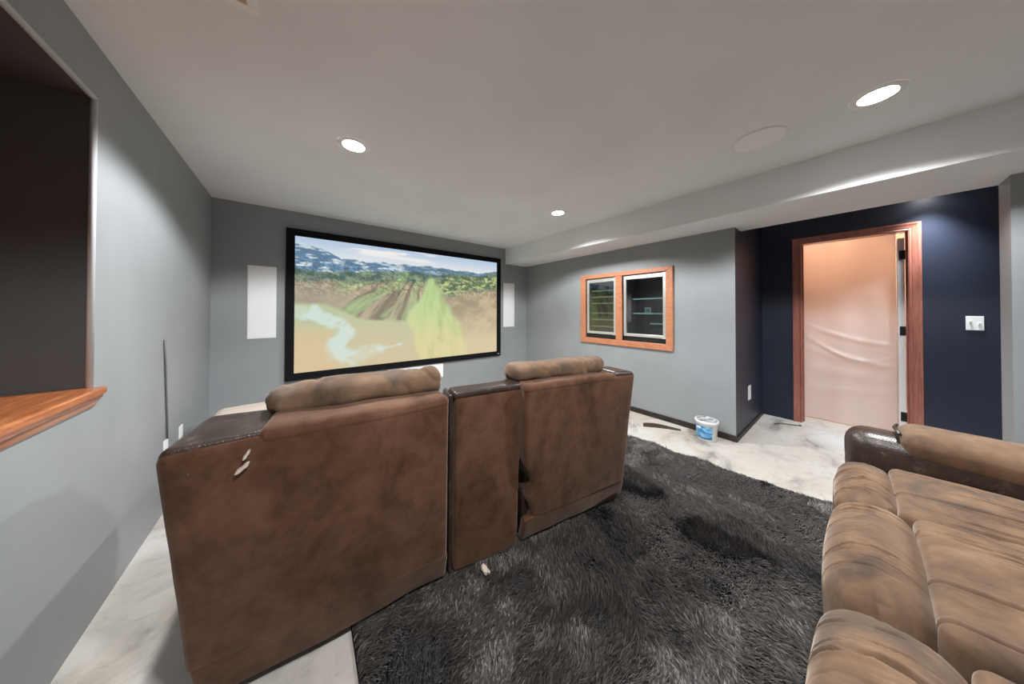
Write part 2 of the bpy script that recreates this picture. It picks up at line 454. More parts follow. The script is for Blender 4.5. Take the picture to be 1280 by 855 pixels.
# ceiling speaker
sp = thing('ceiling_speaker', (2.329, 0.3875, H), 'flat round white speaker set in the ceiling', 'speaker')
V, F = lathe([(0.0001, -0.0075), (0.125, -0.0065)], (2.329, 0.3875, H), 48); mk('grille', V, F, plain('bright_speaker_grille', (0.93, 0.935, 0.94, 1), 0.6), sp)
V, F = lathe([(0.125, -0.0062), (0.129, -0.008), (0.134, -0.006), (0.136, -0.0003)], (2.329, 0.3875, H), 48); mk('rim', V, F, M_white, sp, True)

# ceiling register
rg = thing('ceiling_register', (-0.27, 1.235, H), 'white metal air register with brown slots in the ceiling', 'air vent')
rx0, rx1, ry0, ry1 = -0.42, -0.120, 1.085, 1.385
for (a, b) in (((rx0, ry0), (rx1, ry0 + 0.03)), ((rx0, ry1 - 0.03), (rx1, ry1)), ((rx0, ry0 + 0.03), (rx0 + 0.03, ry1 - 0.03)), ((rx1 - 0.03, ry0 + 0.03), (rx1, ry1 - 0.03))):
    box('frame_bar', (a[0], a[1], H - 0.008), (b[0], b[1], H - 0.0003), M_white, rg, 0.002)
M_regb = plain('brown_duct_inside', (0.22, 0.15, 0.10, 1), 0.7)
box('duct_back', (rx0 + 0.03, ry0 + 0.03, H - 0.002), (rx1 - 0.03, ry1 - 0.03, H - 0.0003), M_regb, rg)
for k in range(9):
    y = ry0 + 0.042 + k * 0.0265
    V = [(rx0 + 0.03, y, H - 0.002), (rx1 - 0.03, y, H - 0.002), (rx1 - 0.03, y + 0.014, H - 0.009), (rx0 + 0.03, y + 0.014, H - 0.009),
         (rx0 + 0.03, y + 0.002, H - 0.001), (rx1 - 0.03, y + 0.002, H - 0.001), (rx1 - 0.03, y + 0.016, H - 0.008), (rx0 + 0.03, y + 0.016, H - 0.008)]
    mk('slat', V, BOXF, plain('tan_slat', (0.55, 0.46, 0.38, 1), 0.5) if k == 0 else bpy.data.materials['tan_slat'], rg)

# ------------------------------------------------------------------ projection screen
X0, X1, Z0, Z1 = -0.1006, 2.7929, 0.5179, 2.2047
FW = 0.078
ps = thing('projection_screen', (1.346, YS, Z0), 'large black framed projection screen showing a green mountain valley', 'projection screen')
yf = YS - 0.034
def framebar(pts):
    # bar with a bevelled inner side: outer edge proud, trapezoid in the wall plane
    o0, o1, i1, i0 = [np.array(p, float) for p in pts]
    V = []
    for y, q in ((YS - 0.001, (o0, o1, i1, i0)), (yf, (o0, o1, i1, i0))):
        for p in q: V.append((p[0], y, p[1]))
    F = [(0, 1, 2, 3), (7, 6, 5, 4), (0, 4, 5, 1), (1, 5, 6, 2), (2, 6, 7, 3), (3, 7, 4, 0)]
    mk('frame_bar', V, F, M_black, ps)
framebar([(X0, Z1), (X1, Z1), (X1 - FW, Z1 - FW), (X0 + FW, Z1 - FW)])
framebar([(X1, Z1), (X1, Z0), (X1 - FW, Z0 + FW), (X1 - FW, Z1 - FW)])
framebar([(X1, Z0), (X0, Z0), (X0 + FW, Z0 + FW), (X1 - FW, Z0 + FW)])
framebar([(X0, Z0), (X0, Z1), (X0 + FW, Z1 - FW), (X0 + FW, Z0 + FW)])
box('badge', (X1 - 0.062, yf - 0.002, Z0 + 0.03), (X1 - 0.03, yf, Z0 + 0.042), M_steel, ps)

def vnoise(u, v, seed):
    r = np.random.default_rng(seed); g = r.random((64, 64))
    x = u % 63; y = v % 63; xi = np.floor(x).astype(int); yi = np.floor(y).astype(int); fx = x - xi; fy = y - yi
    fx = fx * fx * (3 - 2 * fx); fy = fy * fy * (3 - 2 * fy)
    x2 = (xi + 1) % 64; y2 = (yi + 1) % 64
    return (g[yi, xi] * (1 - fx) + g[yi, x2] * fx) * (1 - fy) + (g[y2, xi] * (1 - fx) + g[y2, x2] * fx) * fy
def fbm(u, v, seed, oct=5):
    s = 0; a = 0.5; t = 0
    for k in range(oct):
        s = s + a * vnoise(u * 2 ** k + 7.3 * k, v * 2 ** k + 3.1 * k, seed + k); t += a; a *= 0.55
    return s / t
def sst(a, b, x):
    t = np.clip((x - a) / (b - a), 0, 1); return t * t * (3 - 2 * t)

def landscape(u, v):
    """aerial valley picture; u right, v down, both 0..1; returns sRGB 0..255"""
    def lerp(a, b, t): return a * (1 - t[..., None]) + b * t[..., None]
    C = lambda *c: np.ones(u.shape + (3,)) * np.array(c, float)
    wob = (fbm(u * 9, v * 9, 3) - 0.5)
    # sky
    img = lerp(C(176, 200, 232), C(222, 230, 240), sst(0.0, 0.14, v))
    cl = sst(0.52, 0.66, fbm(u * 5 + 2, v * 18, 11)) * sst(0.1, 0.25, u) * (1 - sst(0.5, 0.7, u))
    cl = np.maximum(cl, np.exp(-((v - 0.075 - 0.10 * (u - 0.4) * 0.4) / 0.018) ** 2) * sst(0.2, 0.27, u) * (1 - sst(0.52, 0.62, u)))
    img = lerp(img, C(243, 242, 243), cl)
    # far blue mountains
    sky = np.interp(u, [0, 0.06, 0.16, 0.24, 0.4, 0.6, 0.75, 0.88, 0.97, 1], [0.035, 0.06, 0.125, 0.14, 0.13, 0.125, 0.14, 0.14, 0.115, 0.09])
    sky = sky + (fbm(u * 30, v * 0, 21) - 0.5) * 0.035
    m = sst(-0.004, 0.006, v - sky)
    sn = fbm(u * 26 + v * 30, v * 60 - u * 14, 31)
    blue = lerp(C(74, 112, 150), C(196, 214, 228), sst(0.5, 0.66, sn))
    blue = lerp(blue, C(70, 108, 128), sst(0.3, 0.75, u) * 0.7)
    img = lerp(img, blue, m)
    # dark green-grey ridges
    rid = np.interp(u, [0, 0.12, 0.25, 0.4, 0.52, 0.62, 0.72, 0.85, 1.0], [0.235, 0.25, 0.215, 0.185, 0.19, 0.20, 0.175, 0.165, 0.115]) + (fbm(u * 18, v * 3, 41) - 0.5) * 0.06
    m = sst(-0.006, 0.012, v - rid)
    rn = fbm(u * 22 - v * 12, v * 26 + u * 8, 51)
    ridge = lerp(C(58, 84, 82), C(104, 124, 104), sst(0.38, 0.62, rn))
    img = lerp(img, ridge, m)
    # brown slopes lower down, gullied away from the head of the valley
    th = np.arctan2(v - 0.13, (u - 0.52) * 1.78); rr = np.hypot(v - 0.13, (u - 0.52) * 1.78)
    gul = fbm(th * 9 + rr * 3, rr * 3, 61); gul2 = fbm(th * 26 + rr * 4, rr * 7, 63)
    br = np.interp(u, [0, 0.2, 0.4, 0.5, 0.6, 1.0], [0.275, 0.29, 0.25, 0.25, 0.3, 0.3]) + wob * 0.07
    brown = lerp(C(112, 102, 84), C(178, 162, 134), sst(0.34, 0.66, 0.6 * gul + 0.4 * gul2))
    brown = lerp(brown, C(158, 148, 126), sst(0.28, 0.05, u) * 0.8)
    m = sst(0.0, 0.06, v - br); img = lerp(img, brown, m)
    gw = fbm(th * 7 + 1.5 + wob, rr * 2.2, 67)
    gm = sst(0.50, 0.60, gw) * sst(0.10, 0.20, u) * (1 - sst(0.50, 0.58, u)) * sst(0.20, 0.26, v) * (0.55 + 0.6 * (gul2 - 0.3))
    img = lerp(img, C(150, 184, 122), np.clip(gm, 0, 1) * 0.95)
    for (ax, ay, bx, by, wd) in [(0.44, 0.215, 0.40, 0.34, 0.026), (0.42, 0.44, 0.33, 0.60, 0.020), (0.36, 0.38, 0.20, 0.54, 0.012)]:
        dx, dy = bx - ax, by - ay; L = dx * dx + dy * dy
        t = np.clip(((u - ax) * dx + (v - ay) * dy) / L, 0, 1)
        d = np.hypot(u - ax - t * dx, (v - ay - t * dy)) + wob * 0.05
        g = (1 - sst(wd * 0.3, wd * 1.4, d)) * (0.6 + 0.6 * (gul2 - 0.3))
        img = lerp(img, C(158, 194, 128), np.clip(g, 0, 1) * 0.85)
    # valley floor on the left: pale green over tan
    lf = np.interp(u, [0, 0.12, 0.25, 0.42, 0.55], [0.49, 0.50, 0.60, 0.62, 0.60]) + wob * 0.05
    m = sst(-0.01, 0.03, v - lf) * (1 - sst(0.5, 0.72, u))
    flat = lerp(C(178, 190, 150), C(206, 188, 150), sst(0.5, 0.95, v + 0.35 * wob - 0.15 * np.abs(u - 0.2)))
    flat = lerp(flat, C(214, 186, 142), sst(0.07, 0.0, u - 0.10) * sst(0.6, 0.75, v) * 0.8)
    img = lerp(img, flat, m)
    # right side: mottled green ridge then tan slope
    gr = fbm(u * 34 + v * 20, v * 44 - u * 16, 81)
    green = lerp(C(66, 92, 66), C(176, 184, 122), sst(0.36, 0.66, gr))
    b0 = np.interp(u, [0.6, 0.66, 0.75, 0.86, 1], [0.28, 0.20, 0.175, 0.19, 0.15]); b1 = np.interp(u, [0.6, 0.7, 0.8, 0.9, 1], [0.40, 0.40, 0.32, 0.30, 0.30]) + wob * 0.08
    m = sst(0, 0.02, v - b0) * (1 - sst(-0.02, 0.03, v - b1)) * sst(0.6, 0.64, u); img = lerp(img, green, m)
    tn = fbm(u * 8 - v * 5, v * 9, 91)
    tan = lerp(C(146, 130, 104), C(190, 170, 136), sst(0.35, 0.65, 0.6 * tn + 0.4 * fbm(u * 30 + v * 18, v * 9, 95))); tan = lerp(tan, C(214, 192, 154), sst(0.45, 0.9, v))
    m = sst(0, 0.05, v - b1) * sst(0.60, 0.72, u + (v - 0.4) * 0.05); img = lerp(img, tan, m)
    # central light green valley
    vl = np.interp(v, [0.22, 0.30, 0.42, 0.55, 0.62, 0.75, 1.0], [0.562, 0.55, 0.51, 0.45, 0.44, 0.47, 0.50]) + wob * 0.05
    vr = np.interp(v, [0.22, 0.30, 0.42, 0.55, 0.65, 0.8, 1.0], [0.60, 0.615, 0.64, 0.695, 0.72, 0.755, 0.79]) + wob * 0.06
    m = sst(-0.012, 0.02, u - vl) * (1 - sst(-0.02, 0.03, u - vr)) * sst(0.21, 0.25, v)
    stk = fbm((u - 0.59) / (0.15 + np.abs(v)) * 26, v * 4, 101)
    val = lerp(C(178, 208, 138), C(216, 206, 146), sst(0.4, 0.95, v)); val = lerp(val, C(156, 176, 104), sst(0.5, 0.75, stk) * 0.65); val = lerp(val, C(228, 212, 158), sst(0.5, 0.3, stk) * 0.5 * sst(0.5, 0.8, v))
    img = lerp(img, val, m)
    # pale braided river on the left
    pts = [(-0.02, 0.555), (0.06, 0.56), (0.09, 0.60), (0.16, 0.64), (0.19, 0.71), (0.155, 0.79), (0.15, 0.87), (0.20, 0.91), (0.30, 0.88), (0.42, 0.84)]
    wds = [0.022, 0.026, 0.024, 0.036, 0.034, 0.038, 0.042, 0.046, 0.036, 0.012]
    acc = np.zeros_like(u)
    for i in range(len(pts) - 1):
        (ax, ay), (bx, by) = pts[i], pts[i + 1]; dx, dy = bx - ax, by - ay
        t = np.clip(((u - ax) * dx + (v - ay) * dy * 0.32) / (dx * dx + dy * dy * 0.32), 0, 1)
        d = np.hypot(u - ax - t * dx, (v - ay - t * dy) * 0.6) + wob * 0.05 + (fbm(u * 34 + v * 9, v * 16, 121) - 0.5) * 0.03
        wd = wds[i] * (1 - t) + wds[i + 1] * t
        acc = np.maximum(acc, 1 - sst(wd * 0.30, wd * 1.15, d))
    hole = sst(0.55, 0.63, fbm(u * 16 + v * 5, v * 10, 111))
    img = lerp(img, C(206, 228, 226), acc * (1 - 0.5 * hole) * 0.85)
    # relief of the terrain
    hh = lambda a, b: np.abs(fbm(a * 14 + b * 9, b * 15 - a * 4, 131) - 0.5) + 0.5 * np.abs(fbm(a * 40, b * 44, 141) - 0.5)
    rel = (hh(u + 0.006, v - 0.004) - hh(u, v)) * 4.5
    amt = sst(0.10, 0.2, v) * (1 - sst(0.30, 0.50, v)) * (1 - m)
    img = np.clip(img * (1 + np.clip(rel, -0.2, 0.2) * amt)[..., None], 0, 255)
    # projector haze, mixed evenly into the picture's colours
    img = lerp(img, C(222, 214, 190), np.full(u.shape, 0.16))
    return img

nu, nv = 420, 236
uu, vv = np.meshgrid(np.linspace(0, 1, nu), np.linspace(0, 1, nv))
img = landscape(uu, vv)
P = np.stack([X0 + FW + uu * (X1 - X0 - 2 * FW), np.full(uu.shape, yf + 0.012), Z1 - FW - vv * (Z1 - Z0 - 2 * FW)], -1).reshape(-1, 3)
idx = np.arange(nu * nv).reshape(nv, nu)
Fq = np.stack([idx[:-1, :-1], idx[1:, :-1], idx[1:, 1:], idx[:-1, 1:]], -1).reshape(-1, 4)
tsc = NT('projected_picture')
at = tsc.n('ShaderNodeAttribute'); at.attribute_name = 'picture'
tsc.set(Base_Color=(0.02, 0.02, 0.02, 1), Roughness=0.9, Emission_Color=at.outputs['Color'], Emission_Strength=0.98 * 2.0 ** (-EXPO))
so = mk('screen_surface', P, Fq.tolist(), tsc.m, ps, True)
ca = so.data.color_attributes.new('picture', 'FLOAT_COLOR', 'POINT')
lin = s2l(np.clip(img, 0, 255)).reshape(-1, 3)
ca.data.foreach_set('color', np.concatenate([lin, np.ones((len(lin), 1))], 1).astype(np.float32).ravel())

# in-wall speakers beside and below the screen
def wall_speaker(x0, x1, z0, z1, label):
    t = thing('wall_speaker', ((x0 + x1) / 2, YS, z0), label, 'speaker', 'white in-wall speakers')
    box('frame', (x0, YS - 0.008, z0), (x1, YS - 0.0005, z1), M_white, t, 0.002)
    box('grille', (x0 + 0.008, YS - 0.012, z0 + 0.008), (x1 - 0.008, YS - 0.008, z1 - 0.008), M_grille, t, 0.0015)
wall_speaker(-0.4036, -0.1758, 0.9977, 1.7629, 'tall white wall speaker between the left wall and the projection screen')
wall_speaker(2.8716, 3.119, 1.007, 1.791, 'tall white wall speaker between the projection screen and the cooler wall')
wall_speaker(0.952, 1.742, 0.295, 0.5035, 'wide white wall speaker under the projection screen')

# ------------------------------------------------------------------ coolers in the right wall
fr = thing('trim_1', (XG, 1.967, 0.828), kind='structure')
def fbar(name, y0, y1, z0, z1, my0=0, my1=0, mz0=0, mz1=0):
    """flat frame bar on the wall; m* = mitre of the inner edge"""
    xa, xb = XG - 0.024, XG + 0.004
    if name == 'rail':
        q = [(y0, z0), (y1, z0), (y1, z1), (y0, z1)]
    V = []
    for x in (xa, xb):
        V += [(x, y0 + my0, z0 + mz0), (x, y1 - my1, z0 + mz0), (x, y1, z1), (x, y0, z1)]
    return V
def bar4(name, a, b, c, d):
    xa, xb = XG - 0.024, XG + 0.004
    V = [(xa, *a), (xa, *b), (xa, *c), (xa, *d), (xb, *a), (xb, *b), (xb, *c), (xb, *d)]
    F = [(0, 1, 2, 3), (7, 6, 5, 4), (0, 4, 5, 1), (1, 5, 6, 2), (2, 6, 7, 3), (3, 7, 4, 0)]
    bm = bmesh.new(); vs = [bm.verts.new(v) for v in V]
    for f in F: bm.faces.new([vs[i] for i in f])
    bmesh.ops.recalc_face_normals(bm, faces=list(bm.faces))
    bmesh.ops.bevel(bm, geom=list(bm.edges), offset=0.005, segments=2, affect='EDGES', profile=0.5)
    bm.verts.index_update(); V = [tuple(v.co) for v in bm.verts]; F = [tuple(v.index for v in f.verts) for f in bm.faces]; bm.free()
    mk(name, V, F, M_frm, fr)
oy0, oy1, oz0, oz1 = 1.318, 2.617, 0.828, 1.822
iy0, iy1, iz0, iz1 = 1.394, 2.530, 0.905, 1.766
bar4('rail', (oy0, oz1), (oy1, oz1), (iy1, iz1), (iy0, iz1))
bar4('rail', (oy0, oz0), (oy1, oz0), (iy1, iz0), (iy0, iz0))
bar4('stile', (oy0, oz0), (oy0, oz1), (iy0, iz1), (iy0, iz0))
bar4('stile', (oy1, oz0), (oy1, oz1), (iy1, iz1), (iy1, iz0))
bar4('stile', (1.945, iz0), (1.945, iz1), (2.037, iz1), (2.037, iz0))

def cooler(y0, y1, label, kind):
    zb, zt = 0.890, 1.770
    xf = XG + 0.012
    t = thing('wine_cooler' if kind == 'wine' else 'beverage_cooler', (xf + 0.25, (y0 + y1) / 2, zb), label, 'cooler')
    V, F = boxes([((xf + 0.53, y0, zb), (xf + 0.55, y1, zt)), ((xf + 0.03, y0, zb), (xf + 0.53, y0 + 0.02, zt)), ((xf + 0.03, y1 - 0.02, zb), (xf + 0.53, y1, zt)),
                  ((xf + 0.03, y0, zb), (xf + 0.53, y1, zb + 0.05)), ((xf + 0.03, y0, zt - 0.03), (xf + 0.53, y1, zt))])
    mk('body', V, F, M_intr, t)
    z0 = zb + 0.075; b = 0.036
    box('toe_grille', (xf + 0.012, y0, zb), (xf + 0.03, y1, z0 - 0.006), M_dark, t, 0.002)
    box('door_bar', (xf - 0.006, y0 + 0.006, z0), (xf + 0.028, y0 + 0.006 + b, zt - 0.012), M_steel, t, 0.004)
    box('door_bar', (xf - 0.006, y1 - 0.006 - b, z0), (xf + 0.028, y1 - 0.006, zt - 0.012), M_steel, t, 0.004)
    box('door_bar', (xf - 0.006, y0 + 0.006 + b, z0), (xf + 0.028, y1 - 0.006 - b, z0 + b), M_steel, t, 0.004)
    box('door_bar', (xf - 0.006, y0 + 0.006 + b, zt - 0.012 - 0.05), (xf + 0.028, y1 - 0.006 - b, zt - 0.012), M_steel, t, 0.004)
    box('glass_pane', (xf + 0.010, y0 + 0.03, z0 + 0.025), (xf + 0.014, y1 - 0.03, zt - 0.04), M_glass, t)
    box('hinge', (xf - 0.012, y0 + 0.004, zt - 0.026), (xf - 0.006, y0 + 0.05, zt - 0.010), M_steel, t, 0.002)
    box('hinge', (xf - 0.012, y0 + 0.004, z0 - 0.004), (xf - 0.006, y0 + 0.05, z0 + 0.010), M_steel, t, 0.002)
    if kind == 'wine':
        for z in (1.590, 1.497, 1.405, 1.262, 1.168, 1.068):
            s = box('shelf', (xf + 0.09, y0 + 0.02, z - 0.006), (xf + 0.50, y1 - 0.02, z + 0.006), M_intr, t)
            box('shelf_front', (xf + 0.07, y0 + 0.032, z - 0.011), (xf + 0.09, y1 - 0.032, z + 0.011), M_shelf, s, 0.003)
    else:
        for z, ya in ((1.452, y1 - 0.08), (1.262, y1 - 0.08), (1.135, y0 + 0.24)):
            s = box('shelf', (xf + 0.10, y0 + 0.02, z - 0.004), (xf + 0.48, ya, z + 0.004), plain('smoked_shelf_glass', (0.05, 0.06, 0.07, 1), 0.15) if 'smoked_shelf_glass' not in bpy.data.materials else bpy.data.materials['smoked_shelf_glass'], t)
            box('shelf_front', (xf + 0.085, y0 + 0.025, z - 0.009), (xf + 0.10, ya - 0.005, z + 0.009), M_wire, s, 0.002)
        box('control_box', (xf + 0.30, y0 + 0.15, zb + 0.0505), (xf + 0.45, y0 + 0.34, zb + 0.16), M_dark, t, 0.006)
    return t
cooler(2.040, 2.528, 'built-in wine cooler with six wooden shelf fronts behind tinted glass door', 'wine')
cooler(1.397, 1.942, 'built-in beverage cooler with pale shelves behind dark glass door', 'bev')
bx = thing('small_box', (3.60, 1.68, 1.2665), 'small pale square box on a shelf inside the dark glass cooler', 'box')
box('carton', (3.565, 1.645, 1.2665), (3.635, 1.720, 1.340), plain('grey_carton', (0.50, 0.50, 0.48, 1), 0.7, var=0.2), bx, 0.003)
box('carton_label', (3.5638, 1.660, 1.280), (3.565, 1.705, 1.325), plain('carton_print', (0.16, 0.15, 0.14, 1), 0.7), bx)

# ------------------------------------------------------------------ door
dr = thing('door_1', (XN, 0.05, 0), kind='structure')
cw = 0.072
prof = [(0.0, 0.0), (0.0, 0.012), (0.008, 0.016), (0.018, 0.012), (0.022, 0.015), (0.045, 0.019), (0.060, 0.024), (cw, 0.024), (cw, 0.0)]
# profile u measured from the opening outwards, v proud of the wall
V, F = [], []
def casing(name, pathpts, outs):
    """mitred casing piece between two corners: pathpts (y,z) of inner corners, outs = outward (y,z) per end"""
    V = []
    for (p, o) in zip(pathpts, outs):
        for (u, v) in prof: V.append((XN - v, p[0] + o[0] * u, p[1] + o[1] * u))
    n = len(prof)
    F = [(i, (i + 1) % n, n + (i + 1) % n, n + i) for i in range(n)] + [tuple(range(n))[::-1], tuple(range(n, 2 * n))]
    mk(name, V, F, M_cas, dr)
casing('casing_stile', [(DY0, 0.0), (DY0, DZ)], [(1, 0), (1, 1)])
casing('casing_stile', [(DY1, 0.0), (DY1, DZ)], [(-1, 0), (-1, 1)])
casing('casing_head', [(DY0, DZ), (DY1, DZ)], [(1, 1), (-1, 1)])
box('jamb', (XN, DY0, 0), (XN + 0.115, DY0 + 0.02, DZ + 0.02), M_cas, dr)
box('jamb', (XN, DY1 - 0.02, 0), (XN + 0.115, DY1, DZ + 0.02), M_cas, dr)
box('jamb_head', (XN, DY1, DZ), (XN + 0.115, DY0, DZ + 0.02), M_cas, dr)
box('stop', (XN + 0.055, DY1, 0), (XN + 0.075, DY1 + 0.012, DZ), M_cas, dr, 0.002)
box('stop', (XN + 0.055, DY0 - 0.012, 0), (XN + 0.075, DY0, DZ), M_cas, dr, 0.002)
leaf = box('door_leaf', (XN + 0.122, DY1 + 0.012, 0.012), (XN + 0.86, DY1 + 0.054, DZ - 0.045), plain('white_door_paint', (0.82, 0.82, 0.83, 1), 0.35), dr, 0.002)
for z in (0.245, 1.10, 1.86):
    h = box('hinge', (XN + 0.1135, DY1 + 0.006, z - 0.045), (XN + 0.1215, DY1 + 0.045, z + 0.045), M_blackm, leaf, 0.001)

# plastic sheeting hung behind the doorway
ny, nz = 90, 140
yy, zz = np.meshgrid(np.linspace(0.62, -0.2500, ny), np.linspace(0.004, 2.16, nz))
xx = 4.905 + 0.010 * np.sin(yy * 9 + zz * 0.6) + 0.006 * np.sin(yy * 23 + 1 + 1.5 * np.sin(zz * 2))
# swags that fan out from the left jamb
for (za, sl, cv, am, wd) in [(1.16, 0.62, 0.42, 0.010, 0.028), (1.02, 0.95, 0.75, 0.007, 0.022), (0.86, 0.42, 0.3, 0.006, 0.05), (0.62, 0.10, 0.02, 0.005, 0.06), (0.36, -0.05, 0.10, 0.005, 0.05), (1.10, 1.5, 1.6, 0.005, 0.018)]:
    s = 0.43 - yy
    c = za - sl * s + cv * s * s
    xx = xx - am * np.exp(-((zz - c) / wd) ** 2) * sst(-0.1, 0.15, s)
Psh = np.stack([xx, yy, zz], -1).reshape(-1, 3)
idx = np.arange(ny * nz).reshape(nz, ny)
Fq = np.stack([idx[:-1, :-1], idx[:-1, 1:], idx[1:, 1:], idx[1:, :-1]], -1).reshape(-1, 4)
sh = mk('plastic_sheet', Psh, Fq.tolist(), M_film, None, True, origin=(4.905, 0.2, 0))
tag(sh, 'creased translucent plastic sheet hanging across the open doorway', 'plastic sheet')
sm = sh.modifiers.new('thickness', 'SOLIDIFY'); sm.thickness = 0.001

# ------------------------------------------------------------------ switches and outlets
def plate(t, axis, at, c, w_, h_, kind):
    """axis 'x-' faces -x, 'y-' faces -y, 'x+' faces +x"""
    def b(name, a0, a1, z0, z1, d0, d1, mat, bev=0.0015):
        if axis == 'x-': return box(name, (at - d1, a0, z0), (at - d0, a1, z1), mat, t, bev)
        if axis == 'x+': return box(name, (at + d0, a0, z0), (at + d1, a1, z1), mat, t, bev)
        return box(name, (a0, at - d1, z0), (a1, at - d0, z1), mat, t, bev)
    b('cover', c[0] - w_ / 2, c[0] + w_ / 2, c[1] - h_ / 2, c[1] + h_ / 2, 0.0003, 0.006, M_white)
    if kind == 'switch':
        for s in (-1, 1):
            b('toggle', c[0] + s * w_ / 4 - 0.006, c[0] + s * w_ / 4 + 0.006, c[1] - 0.012 + 0.008 * s, c[1] + 0.012 + 0.008 * s, 0.006, 0.013, plain('grey_toggle', (0.55, 0.55, 0.55, 1), 0.4) if 'grey_toggle' not in bpy.data.materials else bpy.data.materials['grey_toggle'])
    else:
        for s in (-1, 1):
            b('socket', c[0] - 0.017, c[0] + 0.017, c[1] + s * 0.02 - 0.014, c[1] + s * 0.02 + 0.014, 0.006, 0.0075, M_grille, 0.001)
sw = thing('light_switch', (XN, -0.630, 1.19), 'white double light switch on the navy alcove wall beside the door', 'light switch'); plate(sw, 'x-', XN, (-0.630, 1.193), 0.082, 0.122, 'switch')
ou = thing('wall_outlet', (3.945, YRET, 0.39), 'white outlet low on the navy return wall beside the grey corner', 'outlet'); plate(ou, 'y-', YRET, (3.948, 0.392), 0.105, 0.155, 'outlet')
ou = thing('wall_outlet', (XL, 3.06, 0.38), 'white outlet low on the left wall, nearer the screen than the dark cable', 'outlet'); plate(ou, 'x+', XL, (3.06, 0.40), 0.07, 0.105, 'outlet')
ou = thing('wall_outlet', (XL, 2.775, 0.40), 'white plate low on the left wall below the thin dark cable', 'outlet'); plate(ou, 'x+', XL, (2.770, 0.40), 0.07, 0.115, 'outlet')
cb = mk('wall_cable', *sweep([(XL + 0.006, 2.716, 1.106), (XL + 0.006, 2.735, 0.95), (XL + 0.006, 2.757, 0.75), (XL + 0.007, 2.772, 0.6), (XL + 0.008, 2.776, 0.462)], 0.0048, 8), plain('dark_grey_cable', (0.11, 0.11, 0.115, 1), 0.5), None, True, origin=(XL, 2.776, 0.48))
tag(cb, 'thin dark grey cable running down the left wall', 'cable')

# ------------------------------------------------------------------ rug
rug = thing('shag_rug', (1.5, 0.7, 0), 'dark charcoal shag rug on the bare concrete between the sofas', 'rug')
RC = np.array([(0.150, -0.75), (2.87, -0.75), (2.625, 1.88), (0.190, 1.88)])
def rugpt(s, t):
    s = s[:, None]; t = t[:, None]
    return (RC[0] * (1 - s) + RC[1] * s) * (1 - t) + (RC[3] * (1 - s) + RC[2] * s) * t
V = [(*p, 0.0005) for p in RC] + [(*p, 0.010) for p in RC]
mk('backing', V, BOXF, M_rugb, rug)
NB = 270000
RUGP = [(1.55, 0.12, 0.34, 0.20, 0.8), (0.62, 0.95, 0.30, 0.16, 0.6), (2.30, 0.72, 0.25, 0.14, 0.6), (0.36, 0.95, 0.16, 0.16, -0.9), (1.98, 1.10, 0.15, 0.30, -0.9), (1.86, 0.52, 0.12, 0.16, -0.8), (0.95, 0.03, 0.16, 0.12, -0.9), (0.72, 0.62, 0.22, 0.14, -0.6), (1.15, 0.55, 0.3, 0.12, -0.4)]
s = rng.uniform(0, 1, NB); t = rng.uniform(0, 1, NB)
# more blades where the camera sees the rug
p = rugpt(s, t)
x, y = p[:, 0], p[:, 1]
under = ((x > 0.42) & (x < 2.60) & (y < -0.06)) | ((y > 1.36 - 0.13 * (x + 0.27)) & (x < 1.74 + 0.2 * (y - 1.0)))
x, y = x[~under], y[~under]; NB = len(x)
f1 = fbm(x * 2.2 + 5, y * 2.2 + 5, 201, 4); f2 = fbm(x * 6 + 2, y * 6 + 9, 211, 3); f3 = fbm(x * 1.1 + 9, y * 1.3 + 2, 221, 2)
flow = (f3 - 0.5) * 7.0 + (f2 - 0.5) * 5.0 + 0.8 + rng.normal(0, 0.35, NB)
lie = np.clip(sst(0.42, 0.60, f1) * 0.75 + (f2 - 0.5) * 0.9 + 0.18, 0.0, 1.0)        # 1 = combed flat
for (cx_, cy_, sx_, sy_, am_) in RUGP:
    lie = lie + am_ * np.exp(-(((x - cx_) / sx_) ** 2 + ((y - cy_) / sy_) ** 2) ** 2)
lie = np.clip(lie, 0, 1)
lean = np.radians(14 + 58 * lie) + rng.normal(0, 0.16, NB)
L = rng.uniform(0.034, 0.052, NB); wdt = rng.uniform(0.0014, 0.0030, NB)
dirx, diry = np.cos(flow), np.sin(flow)
sx, sy = -diry, dirx
base = np.stack([x, y, np.full(NB, 0.008)], 1)
side = np.stack([sx, sy, np.zeros(NB)], 1) * wdt[:, None]
d3 = lambda ang: np.stack([dirx * np.sin(ang), diry * np.sin(ang), np.cos(ang)], 1)
m1 = base + d3(lean * 0.55) * (L * 0.5)[:, None]
tip = m1 + d3(np.clip(lean * 1.35, 0, 1.62)) * (L * 0.5)[:, None]
tip[:, 2] = np.maximum(tip[:, 2], 0.012)
VV = np.stack([base - side, base + side, m1 + side, m1 - side, tip], 1).reshape(-1, 3)
me = bpy.data.meshes.new('pile')
nvert = NB * 5
me.vertices.add(nvert); me.vertices.foreach_set('co', (VV - np.array([1.5, 0.7, 0])).astype(np.float32).ravel())
k = np.arange(NB)[:, None] * 5
loops = np.concatenate([k + 0, k + 1, k + 2, k + 3, k + 3, k + 2, k + 4], 1).astype(np.int32)
me.loops.add(NB * 7); me.loops.foreach_set('vertex_index', loops.ravel())
me.polygons.add(NB * 2)
ls = np.stack([np.arange(NB) * 7, np.arange(NB) * 7 + 4], 1).astype(np.int32)
me.polygons.foreach_set('loop_start', ls.ravel())
me.update(calc_edges=True); me.validate()
at = me.attributes.new('shade', 'FLOAT', 'POINT')
shd = np.clip(rng.uniform(0.15, 0.75, NB) + rng.normal(0, 0.12, NB) + 0.22 * (rng.random(NB) > 0.93), 0, 1)
at.data.foreach_set('value', np.repeat(shd, 5).astype(np.float32))
me.materials.append(M_fibre)
